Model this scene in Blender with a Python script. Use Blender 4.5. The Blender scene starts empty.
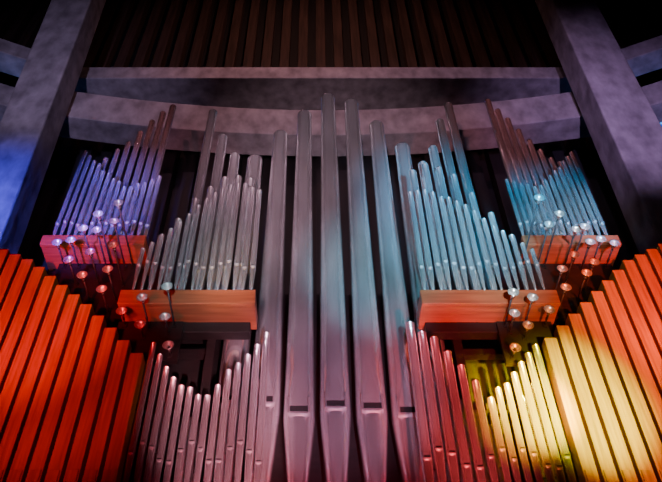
import bpy, bmesh, math, random
from mathutils import Vector, Matrix
random.seed(4)
EYE=1.6   # eye height; all heights below are measured above the eye and lifted at the end
TOP=[]

def interp(x,pts):
    pts=sorted(pts)
    if x<=pts[0][0]: return pts[0][1]
    for (a,u),(b,v) in zip(pts,pts[1:]):
        if x<=b: return u+(v-u)*(x-a)/(b-a)
    return pts[-1][1]

# ---------------- materials
def newmat(name):
    m=bpy.data.materials.new(name); m.use_nodes=True
    nt=m.node_tree; return m,nt,nt.nodes['Principled BSDF']
def noise_mat(name,c1,c2,scale=(1,1,1),nscale=4,rough=.6,metal=0,bump=0,detail=6,lo=.3,hi=.7):
    m,nt,b=newmat(name)
    tc=nt.nodes.new('ShaderNodeTexCoord'); mp=nt.nodes.new('ShaderNodeMapping')
    mp.inputs['Scale'].default_value=scale
    n=nt.nodes.new('ShaderNodeTexNoise'); n.inputs['Scale'].default_value=nscale; n.inputs['Detail'].default_value=detail
    r=nt.nodes.new('ShaderNodeValToRGB')
    r.color_ramp.elements[0].position=lo; r.color_ramp.elements[1].position=hi
    r.color_ramp.elements[0].color=(*c1,1); r.color_ramp.elements[1].color=(*c2,1)
    L=nt.links.new
    L(tc.outputs['Object'],mp.inputs['Vector']); L(mp.outputs['Vector'],n.inputs['Vector'])
    L(n.outputs['Fac'],r.inputs['Fac']); L(r.outputs['Color'],b.inputs['Base Color'])
    b.inputs['Roughness'].default_value=rough; b.inputs['Metallic'].default_value=metal
    if bump:
        bp=nt.nodes.new('ShaderNodeBump'); bp.inputs['Strength'].default_value=bump; bp.inputs['Distance'].default_value=.05
        L(n.outputs['Fac'],bp.inputs['Height']); L(bp.outputs['Normal'],b.inputs['Normal'])
    return m
METAL=noise_mat('pipe_metal',(.60,.60,.61),(.84,.84,.85),(1,1,.25),3,.20,.84)
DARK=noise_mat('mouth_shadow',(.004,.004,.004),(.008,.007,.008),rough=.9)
WOODP=noise_mat('pipe_wood',(.28,.16,.02),(.48,.28,.035),(9,9,.5),2.2,.6,0,.08)
WOODC=noise_mat('chest_wood',(.26,.065,.03),(.42,.12,.055),(.6,8,9),2.2,.42,0,.05)
BLACKW=noise_mat('dark_case_wood',(.005,.004,.004),(.012,.009,.009),(1,1,4),3,.7)
CONC=noise_mat('concrete',(.16,.145,.155),(.36,.335,.35),(1,1,.6),2.6,.85,0,.5,14)
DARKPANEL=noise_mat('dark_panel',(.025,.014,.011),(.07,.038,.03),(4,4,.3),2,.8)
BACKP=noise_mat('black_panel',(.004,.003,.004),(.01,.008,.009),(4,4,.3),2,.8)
BRASS=noise_mat('trumpet_metal',(.78,.75,.72),(.94,.91,.88),(1,1,1),8,.22,.7)
RODM=noise_mat('trumpet_tube_dark',(.05,.045,.05),(.09,.08,.09),(1,1,1),8,.45,.6)
FLOORM=noise_mat('floor_stone',(.10,.09,.09),(.16,.14,.14),(1,1,1),2,.6)
WOODP.node_tree.nodes['Principled BSDF'].inputs['Specular IOR Level'].default_value=.1
def glass():
    m,nt,b=newmat('blue_stained_glass')
    tc=nt.nodes.new('ShaderNodeTexCoord'); v=nt.nodes.new('ShaderNodeTexVoronoi'); v.inputs['Scale'].default_value=3
    r=nt.nodes.new('ShaderNodeValToRGB')
    r.color_ramp.elements[0].color=(0,.02,.35,1); r.color_ramp.elements[1].color=(.05,.35,1,1)
    nt.links.new(tc.outputs['Object'],v.inputs['Vector']); nt.links.new(v.outputs['Color'],r.inputs['Fac'])
    nt.links.new(r.outputs['Color'],b.inputs['Base Color']); nt.links.new(r.outputs['Color'],b.inputs['Emission Color'])
    b.inputs['Emission Strength'].default_value=1.8; return m
GLASS=glass()

# ---------------- mesh helpers
class MB:
    def __init__(s): s.bm=bmesh.new()
    def box(s,x0,x1,y0,y1,z0,z1,mi=0):
        v=[s.bm.verts.new(p) for p in ((x0,y0,z0),(x1,y0,z0),(x1,y1,z0),(x0,y1,z0),(x0,y0,z1),(x1,y0,z1),(x1,y1,z1),(x0,y1,z1))]
        for f in ((0,3,2,1),(4,5,6,7),(0,1,5,4),(1,2,6,5),(2,3,7,6),(3,0,4,7)):
            q=s.bm.faces.new([v[i] for i in f]); q.material_index=mi
    def prism(s,quad0,quad1,mi=0):
        a=[s.bm.verts.new(p) for p in quad0]; b=[s.bm.verts.new(p) for p in quad1]
        fs=[s.bm.faces.new(a[::-1]),s.bm.faces.new(b)]
        n=len(a)
        for i in range(n): fs.append(s.bm.faces.new((a[i],a[(i+1)%n],b[(i+1)%n],b[i])))
        for f in fs: f.material_index=mi
    def rings(s,rings,mi=0,cap=True):
        R=[[s.bm.verts.new(p) for p in r] for r in rings]; n=len(R[0])
        for a,b in zip(R,R[1:]):
            for i in range(n):
                f=s.bm.faces.new((a[i],a[(i+1)%n],b[(i+1)%n],b[i])); f.smooth=True; f.material_index=mi
        if cap:
            f=s.bm.faces.new(R[0][::-1]); f.material_index=mi
            f=s.bm.faces.new(R[-1]); f.material_index=mi
    def obj(s,name,mats,bevel=0,auto=False):
        bmesh.ops.recalc_face_normals(s.bm,faces=s.bm.faces)
        me=bpy.data.meshes.new(name); s.bm.to_mesh(me); s.bm.free()
        for m in mats: me.materials.append(m)
        o=bpy.data.objects.new(name,me); bpy.context.collection.objects.link(o)
        if bevel:
            md=o.modifiers.new('bevel','BEVEL'); md.width=bevel; md.segments=2; md.limit_method='ANGLE'
        TOP.append(o); return o

def pipe(mb,x,y,z0,z1,r,rt,foot,n=20):
    """flue pipe: conical foot from z0, flattened mouth, cylindrical body up to z1"""
    zm=z0+foot
    H=z1-zm
    def ring(z,rad,clamp=None):
        out=[]
        for i in range(n):
            a=2*math.pi*(i+.5)/n
            px=rad*math.cos(a); py=rad*math.sin(a)
            if clamp is not None and py<-clamp*rad: py=-clamp*rad
            out.append((x+px,y+py,z))
        return out
    rr=lambda z: r+(rt-r)*(z-zm)/H
    R=[ring(z0,r*.28),ring(zm-.35*r,r*.985),ring(zm-.02*r,r,.80),ring(zm+1.9*r,rr(zm+1.9*r),.80),ring(zm+2.7*r,rr(zm+2.7*r)),
       ring(zm+H*.5,rr(zm+H*.5)),ring(z1-r*.25,rt),ring(z1-r*.24,rt*1.04),ring(z1-.02,rt*1.04),ring(z1,rt*.97)]
    mb.rings(R)
    w=.62*r; yf=y-.80*r; op=.55*r
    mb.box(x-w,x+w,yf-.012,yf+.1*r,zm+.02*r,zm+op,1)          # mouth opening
    mb.box(x-w,x+w,yf-.03-.10*r,yf+.1*r,zm-.12*r,zm+.02*r,0)      # lower lip
    for sx in (-1,1):
        mb.box(x+sx*w-.06*r,x+sx*w+.06*r,yf-.36*r,yf+.1*r,zm-.15*r,zm+1.0*r,0)  # ears
    t=.30   # arched upper lip plate narrowing upward
    mb.prism([(x-w,yf-.03*r-.008,zm+op),(x+w,yf-.03*r-.008,zm+op),(x+w,yf+.05*r,zm+op),(x-w,yf+.05*r,zm+op)],
             [(x-w*t,yf-.16*r,zm+2.5*r),(x+w*t,yf-.16*r,zm+2.5*r),(x+w*t,yf+.05*r,zm+2.5*r),(x-w*t,yf+.05*r,zm+2.5*r)])

def rank(name,x0,x1,n,tops,zb,r0,r1,y,foot,stag=0.0,jit=.05):
    mb=MB()
    for i in range(n):
        t=i/(n-1) if n>1 else 0
        x=x0+(x1-x0)*t; r=r0+(r1-r0)*t
        z1=interp(x,tops)+random.uniform(-jit,jit)
        f=foot*(1+.12*math.sin(i*1.3))
        pipe(mb,x,y+(stag if i%2 else 0),zb,z1,r,r*.88,f,16)
    return mb.obj(name,[METAL,DARK])

# ---------------- tall facade pipes
for x,zt,ft in ((-1.34,13.55,2.3),(-.80,14.5,2.3),(-.25,15.35,2.12),(.32,16.1,2.22),(.89,15.85,2.18),(1.45,14.9,2.1),(1.98,14.0,2.3)):
    mb=MB(); pipe(mb,x,10,4.6,zt,.25,.165,ft,32); mb.obj('tall_organ_pipe',[METAL,DARK])

# ---------------- upper wind chests with pipe ranks
def chest(x0,x1,y0,y1,z0,z1):
    mb=MB()
    mb.box(x0,x1,y0,y0+.08,z0,z1,0)
    mb.box(x0,x1,y0+.08,y1,z0+.02,z1-.02,1)
    mb.box(x0+.1,x1-.1,y1-.2,y1,z0-.2,z0+.02,2)
    return mb.obj('wind_chest',[WOODC,WOODC,BLACKW],.012)
AX=.8
chest(-3.22,-.98,9.0,9.68,8.29,8.6)
chest(1.74,4.0,9.0,9.68,8.29,8.6)
chest(-5.03,-3.12,9.3,10.15,10.03,10.28)
chest(3.82,5.60,9.3,10.15,10.03,10.28)

inner=[(-3.05,9.8),(-2.52,10.5),(-1.84,11.45),(-1.42,11.7),(-1.03,11.4)]
rank('organ_pipe_rank',-3.07,-1.08,15,inner,8.6,.044,.055,9.17,.72)
rank('organ_pipe_rank',AX+3.07,AX+1.05,15,[(1.8,11.4),(2.2,11.4),(2.93,10.9),(3.36,10.3),(3.87,9.7)],8.6,.044,.055,9.17,.72)
rank('organ_pipe_rank',-2.85,-1.3,7,[(-2.9,10.2),(-2.3,11.4),(-1.7,12.2),(-1.2,11.9)],8.6,.065,.085,9.36,.8)
rank('organ_pipe_rank',AX+2.85,AX+1.2,7,[(1.9,12.2),(2.3,12.5),(2.75,12.3),(3.2,11.3),(3.7,10.2)],8.6,.065,.085,9.36,.8)
rank('organ_pipe_rank',-2.36,-1.72,3,[(-2.36,14.8),(-2.04,13.8),(-1.72,13.1)],8.6,.11,.12,9.56,.9,jit=0)
rank('organ_pipe_rank',2.28,3.12,4,[(2.28,12.8),(2.54,13.3),(2.84,14.4),(3.12,15.1)],8.6,.11,.11,9.56,.9,jit=0)

rank('organ_pipe_rank',-4.93,-3.2,14,[(-4.95,13.2),(-4.4,12.5),(-3.8,11.9),(-3.1,12.3)],10.28,.043,.05,9.5,.5)
rank('organ_pipe_rank',3.93,5.5,13,[(3.8,12.3),(4.5,11.9),(5.0,12.5),(5.6,13.2)],10.28,.043,.05,9.5,.5)
rank('organ_pipe_rank',-4.6,-3.42,7,[(-4.7,13.2),(-4.38,13.7),(-3.45,15.5)],10.28,.06,.085,9.85,.7)
rank('organ_pipe_rank',4.2,5.35,8,[(4.2,15.7),(5.1,13.5),(5.4,13.2)],10.28,.085,.06,9.85,.7)

# ---------------- lower ranks
rank('organ_pipe_rank',-2.57,-.78,14,[(-2.55,7.66),(-2.08,6.95),(-1.65,6.65),(-1.42,7.0),(-1.0,7.56),(-.76,8.0)],4.3,.052,.06,9.3,1.4)
rank('organ_pipe_rank',-2.5,-.9,9,[(-2.55,7.3),(-2.08,6.7),(-1.65,6.4),(-1.42,6.6),(-1.0,7.2)],4.3,.05,.05,9.62,1.4)
rank('organ_pipe_rank',1.55,2.62,7,[(1.49,8.15),(1.9,7.77),(2.25,7.3),(2.6,6.7)],4.3,.082,.062,9.3,1.3)
rank('organ_pipe_rank',2.76,3.5,6,[(2.7,6.8),(3.0,7.0),(3.5,7.7)],4.3,.055,.065,9.3,1.3)
rank('organ_pipe_rank',1.7,3.4,10,[(1.5,7.8),(2.4,6.7),(2.6,6.4),(3.0,6.7),(3.5,7.2)],4.3,.055,.05,9.62,1.3)

def woodrank(xs,tops):
    mb=MB(); w=.100; y0=9.2; y1=9.44
    for k,x in enumerate(xs):
        z1=interp(x,tops); zm=5.1
        mb.box(x-w,x+w,y0,y1,zm+.12,z1)
        mb.box(x-w+.02,x+w-.02,y0+.03,y1-.01,zm,zm+.12,1)
        mb.box(x-w,x+w,y0,y1,4.7,zm)
        mb.prism([(x-.04,9.28,4.3),(x+.04,9.28,4.3),(x+.04,9.36,4.3),(x-.04,9.36,4.3)],[(x-w*.7,9.25,4.7),(x+w*.7,9.25,4.7),(x+w*.7,9.4,4.7),(x-w*.7,9.4,4.7)])
        mb.box(x-w+.02,x+w-.02,y0-.02,y0,zm+.12,zm+.3)
    return mb.obj('wooden_pipe_rank',[WOODP,DARK],.012)
woodrank([-2.78-.255*i for i in range(12)],[(-2.7,7.35),(-3.75,8.42),(-5.0,9.5),(-5.6,9.8)])
woodrank([3.74+.255*i for i in range(11)],[(3.66,7.66),(5.5,9.5),(6.3,9.95)])

# ---------------- horizontal trumpets
def trumpets(bells,yr):
    mb=MB(); n=14
    for x,y,z in bells:
        circ=lambda yy,r:[(x+r*math.cos(2*math.pi*i/n),yy,z+r*math.sin(2*math.pi*i/n)) for i in range(n)]
        tube=[(yr,.012),(yr-.12,.012),(yr-.14,.02),(yr-.2,.02),(yr-.22,.012),(y+.16,.018)]
        bell=[(y+.165,.018),(y+.10,.030),(y+.04,.054),(y+.008,.088),(y,.094),(y+.004,.08),(y+.05,.032),(y+.12,.015)]
        mb.rings([circ(*q) for q in tube],2)
        mb.rings([circ(*q) for q in bell],0)
        mb.box(x-.03,x+.03,yr-.02,yr+.05,z-.05,z+.05,1)
    xs=[b[0] for b in bells]; zs=[b[2] for b in bells]
    mb.box(min(xs)-.12,max(xs)+.12,yr,yr+.08,min(zs)-.12,max(zs)+.08,1)
    return mb.obj('chamade_trumpets',[BRASS,BLACKW,RODM])
trumpets([(-3.36,8.18,9.87),(-3.75,8.43,9.87),(-4.08,8.76,9.87),(-4.36,9.04,9.87),(-4.62,9.1,9.87),(-3.85,8.8,9.87),(-3.49,8.55,9.82),
 (-3.45,8.72,9.4),(-3.88,8.88,9.4),(-4.29,9.07,9.4),(-3.96,9.05,9.0),(-3.5,8.91,9.0),(-3.58,9.1,8.72)],9.72)
trumpets([(3.81,8.07,9.87),(4.23,8.42,9.87),(4.6,8.78,9.87),(4.08,8.62,9.82),(5.1,9.02,9.87),(4.9,9.04,9.82),(5.37,9.12,9.87),(4.74,8.72,9.87),
 (4.49,8.95,9.4),(4.22,9.0,9.1),(4.8,8.98,9.25),(4.65,9.08,9.08),(4.2,9.06,8.72)],9.72)
trumpets([(-2.75,8.72,8.17),(-2.32,8.47,8.17),(-3.13,9.04,8.17),(-2.4,8.99,8.0),(-2.79,9.06,7.9),(-2.3,9.15,7.55)],9.4)
trumpets([(3.13,8.6,8.17),(3.46,8.72,8.17),(3.18,8.93,8.02),(3.79,9.01,8.17),(3.4,9.08,7.9),(3.13,9.15,7.5)],9.4)

# ---------------- dark case / frame behind
mb=MB(); mb.box(-5.6,6.4,10.5,10.6,4.3,9.9); mb.obj('organ_case_back',[BLACKW])
for x0,x1,posts in ((-5.6,-1.68,(-5.5,-3.2,-2.9,-1.75)),(2.32,6.3,(2.4,3.9,4.2,6.2))):
    mb=MB()
    for x in posts: mb.box(x-.07,x+.07,9.8,10.49,4.3,9.9)
    for z in (6.9,8.0,8.9): mb.box(x0,x1,9.95,10.1,z,z+.12)
    mb.box(x0,x0+1.9 if x0<0 else x0+.1,9.9,10.46,9.75,9.95)
    mb.obj('organ_case_frame',[BLACKW])
mb=MB(); mb.box(-5.8,6.6,8.95,11.0,-1.6,4.28,0); mb.box(-5.9,6.7,8.85,8.95,3.9,4.29,1); mb.obj('organ_gallery',[WOODC,WOODC],.02)

# ---------------- concrete structure
def beamline(name,pts,z0,z1,d,mat=CONC):
    mb=MB()
    R=[[(x,y,z0),(x,y,z1),(x,y+d,z1),(x,y+d,z0)] for x,y in pts]
    mb.rings(R)
    for f in mb.bm.faces: f.smooth=False
    return mb.obj(name,[mat],.03)
arc=lambda a,b,n,yc,s:[(a+(b-a)*i/n, yc-s*((a+(b-a)*i/n-.3)/7.5)**2) for i in range(n+1)]
beamline('concrete_ring_beam',arc(-7.6,8.5,28,12.7,.65),18.45,19.8,.8)
beamline('concrete_ring_beam',arc(-7.8,8.6,2,12.35,.0),21.1,21.8,1.2)
beamline('concrete_ring_beam',[(-7.9,12.0),(-9.9,11.2),(-14,9.4)],20.9,21.6,.8)
beamline('concrete_ring_beam',[(8.7,12.0),(10.6,11.2),(15,9.4)],20.9,21.6,.8)
beamline('concrete_ring_beam',[(-7.9,12.2),(-9.9,11.4),(-14,9.6)],18.6,19.6,.8)
beamline('concrete_ring_beam',[(8.7,12.2),(10.6,11.4),(15,9.6)],18.6,19.6,.8)
def pillar(b,t,wb,wt,d):
    mb=MB()
    q=lambda p,w:[(p[0]-w/2,p[1]-d/2,p[2]),(p[0]+w/2,p[1]-d/2,p[2]),(p[0]+w/2,p[1]+d/2,p[2]),(p[0]-w/2,p[1]+d/2,p[2])]
    mb.prism(q(b,wb),q(t,wt)); return mb.obj('concrete_pillar',[CONC],.05)
pillar((-7.0,12.3,-1.6),(-8.1,10.9,29),.85,1.4,1.0)
pillar((8.2,12.3,-1.6),(8.4,10.9,29),1.4,1.4,1.0)

# ---------------- room shell
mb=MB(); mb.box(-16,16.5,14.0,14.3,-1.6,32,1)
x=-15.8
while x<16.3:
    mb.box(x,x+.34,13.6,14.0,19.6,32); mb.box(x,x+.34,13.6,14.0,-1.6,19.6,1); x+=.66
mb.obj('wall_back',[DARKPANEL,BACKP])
mb=MB(); mb.box(-16.3,-16,-8,14.3,-1.6,32); mb.obj('wall_left',[DARKPANEL])
mb=MB(); mb.box(16.5,16.8,-8,14.3,-1.6,32); mb.obj('wall_right',[DARKPANEL])
mb=MB(); mb.box(-16.3,16.8,-8.3,-8,-1.6,32); mb.obj('wall_front',[DARKPANEL])
mb=MB(); mb.box(-16.3,16.8,-8.3,14.3,-1.9,-1.6); mb.obj('floor',[FLOORM])
mb=MB(); mb.box(-16.3,16.8,-8.3,14.3,32,32.3); mb.obj('ceiling',[DARKPANEL])
for i,(x0,x1,z0,z1) in enumerate(((-10.8,-8.9,17.6,21.4),(9.7,11.8,17.0,21.4))):
    mb=MB(); mb.box(x0,x1,13.5,13.58,z0,z1,0)
    mb.box(x0-.08,x0,13.45,13.6,z0,z1,1); mb.box(x1,x1+.08,13.45,13.6,z0,z1,1); mb.box(x0-.08,x1+.08,13.45,13.6,z0-.08,z0,1); mb.box(x0-.08,x1+.08,13.45,13.6,z1,z1+.08,1)
    mb.box((x0+x1)/2-.03,(x0+x1)/2+.03,13.47,13.6,z0,z1,1)
    mb.obj('window_%d'%(i+1),[GLASS,BLACKW])

for o in TOP: o.location.z+=EYE

# ---------------- lights (stage spots)
def spot(name,loc,tgt,col,e,ang,blend=1,size=.10):
    l=bpy.data.lights.new(name,'SPOT'); l.color=col; l.energy=e; l.spot_size=math.radians(ang); l.spot_blend=blend; l.shadow_soft_size=size
    o=bpy.data.objects.new(name,l); bpy.context.collection.objects.link(o)
    a=Vector(loc)+Vector((0,0,EYE)); b=Vector(tgt)+Vector((0,0,EYE))
    o.location=a; o.rotation_euler=(b-a).to_track_quat('-Z','Y').to_euler()
spot('spot_blue_left',(-6,1,4),(-4.3,9.5,11.2),(.10,.08,1),24000,16)
spot('spot_violet_left',(-4,1,4),(-4.0,9.5,11.6),(.75,.5,1),5000,14)
spot('spot_maroon_left',(-3,1,6),(-3.6,9.8,13.8),(1,.30,.36),3400,16)
spot('spot_maroon_right',(4,1,6),(4.4,9.8,14.2),(1,.30,.34),3600,18)
spot('spot_pink_left',(-1.5,1,4),(-1.7,9.4,11.3),(.95,.46,.6),4200,24)
spot('spot_silver_left',(-1,0,2),(-2.0,9.2,9.3),(.5,.8,.95),6000,14)
spot('spot_amber_left',(-.5,3,0),(-1.5,9.2,9.35),(1,.5,.05),4000,8)
spot('spot_teal_right',(4.5,1,4),(2.7,9.4,11.0),(.04,.52,.95),22000,20)
spot('spot_silver_right',(2,0,2),(3.0,9.2,9.5),(.72,.88,.98),13000,14)
spot('spot_teal_center',(2.5,1,3),(1.0,10,9.9),(.20,.64,.85),15000,16)
spot('spot_teal_far',(7,2,5),(5.0,9.5,11.2),(.03,.45,1),14000,15)
spot('spot_silver_far',(4,1,5),(4.9,9.5,11.0),(.7,.88,1),6000,12)
spot('spot_red_left',(-6,2,3),(-4.7,9.3,8.6),(1,.02,.025),6500,29)
spot('spot_red_left_low',(-5,2,1),(-3.7,9.3,7.0),(1,.01,.02),3500,26)
spot('spot_rose_low',(.4,2,0),(-1.25,9.5,6.5),(1,.40,.50),11000,17)
spot('spot_red_floor_glow',(0,3,-1),(-.4,9.6,5.2),(1,.04,.10),4500,28)
spot('spot_violet_center',(1,2,1),(.3,9.8,7.4),(.82,.46,.75),7500,22)
spot('spot_red_right',(2.6,3,-.5),(2.15,9.4,6.8),(1,.07,.08),14000,19)
spot('spot_orange_right',(7.5,2,4),(5.6,9.3,8.6),(1,.05,.0),11000,24)
spot('spot_red_right_low',(7.5,2,1),(6.0,9.3,6.6),(1,.06,0),6000,18)
spot('spot_orange_halo',(5.5,2,1),(4.5,9.3,6.8),(1,.20,0),9000,24)
spot('spot_yellow',(5.3,2,1),(3.95,9.3,6.55),(.85,1,0),34000,14)
spot('spot_yellow_pipes',(4,2,1),(3.2,9.3,6.5),(1,.66,0),150000,9)
spot('spot_orange_pipes',(1.5,2,1),(3.05,9.3,6.4),(1,.38,0),45000,10)
spot('spot_mauve_top',(0,1,5),(.3,10,13.0),(.85,.56,.70),7500,34)
spot('spot_mauve_left_pipes',(-2,1,3),(-.6,10,9.6),(.9,.54,.66),5000,18)
spot('spot_purple_concrete',(-3.5,5,23),(-1.5,12.5,19.0),(.85,.40,.5),1000,90)
spot('spot_purple_concrete_right',(5,5,23),(3.5,12.5,19.0),(.65,.36,.6),800,90)
spot('spot_lavender_left',(-5.5,3,12),(-7.6,11.5,19.5),(.55,.42,.75),3000,44)
spot('spot_indigo_left',(-6.5,4,8),(-7.5,11.7,13.2),(.10,.09,1),14000,32)
spot('spot_lavender_right',(5.5,3,12),(8.3,11.5,17.5),(.55,.34,.75),4800,44)
spot('spot_warm_slats',(0,6,27),(0,14,25),(1,.46,.38),1050,120)
spot('spot_white_chest',(.5,1,0),(4.7,9.2,9.6),(1,.75,.6),1500,12)
spot('spot_white_trumpets',(-.5,1,0),(-3.9,9.0,9.5),(1,.75,.7),1500,11)
w=bpy.data.worlds.new('world'); w.use_nodes=True; bpy.context.scene.world=w
w.node_tree.nodes['Background'].inputs[0].default_value=(.25,.15,.3,1); w.node_tree.nodes['Background'].inputs[1].default_value=.01

c=bpy.data.cameras.new('camera'); co=bpy.data.objects.new('camera',c); bpy.context.collection.objects.link(co)
co.location=(0,0,EYE); co.rotation_euler=(math.radians(90+47.4),0,0)
c.sensor_width=36; c.lens=750/662*36; c.shift_x=16/662
bpy.context.scene.camera=co
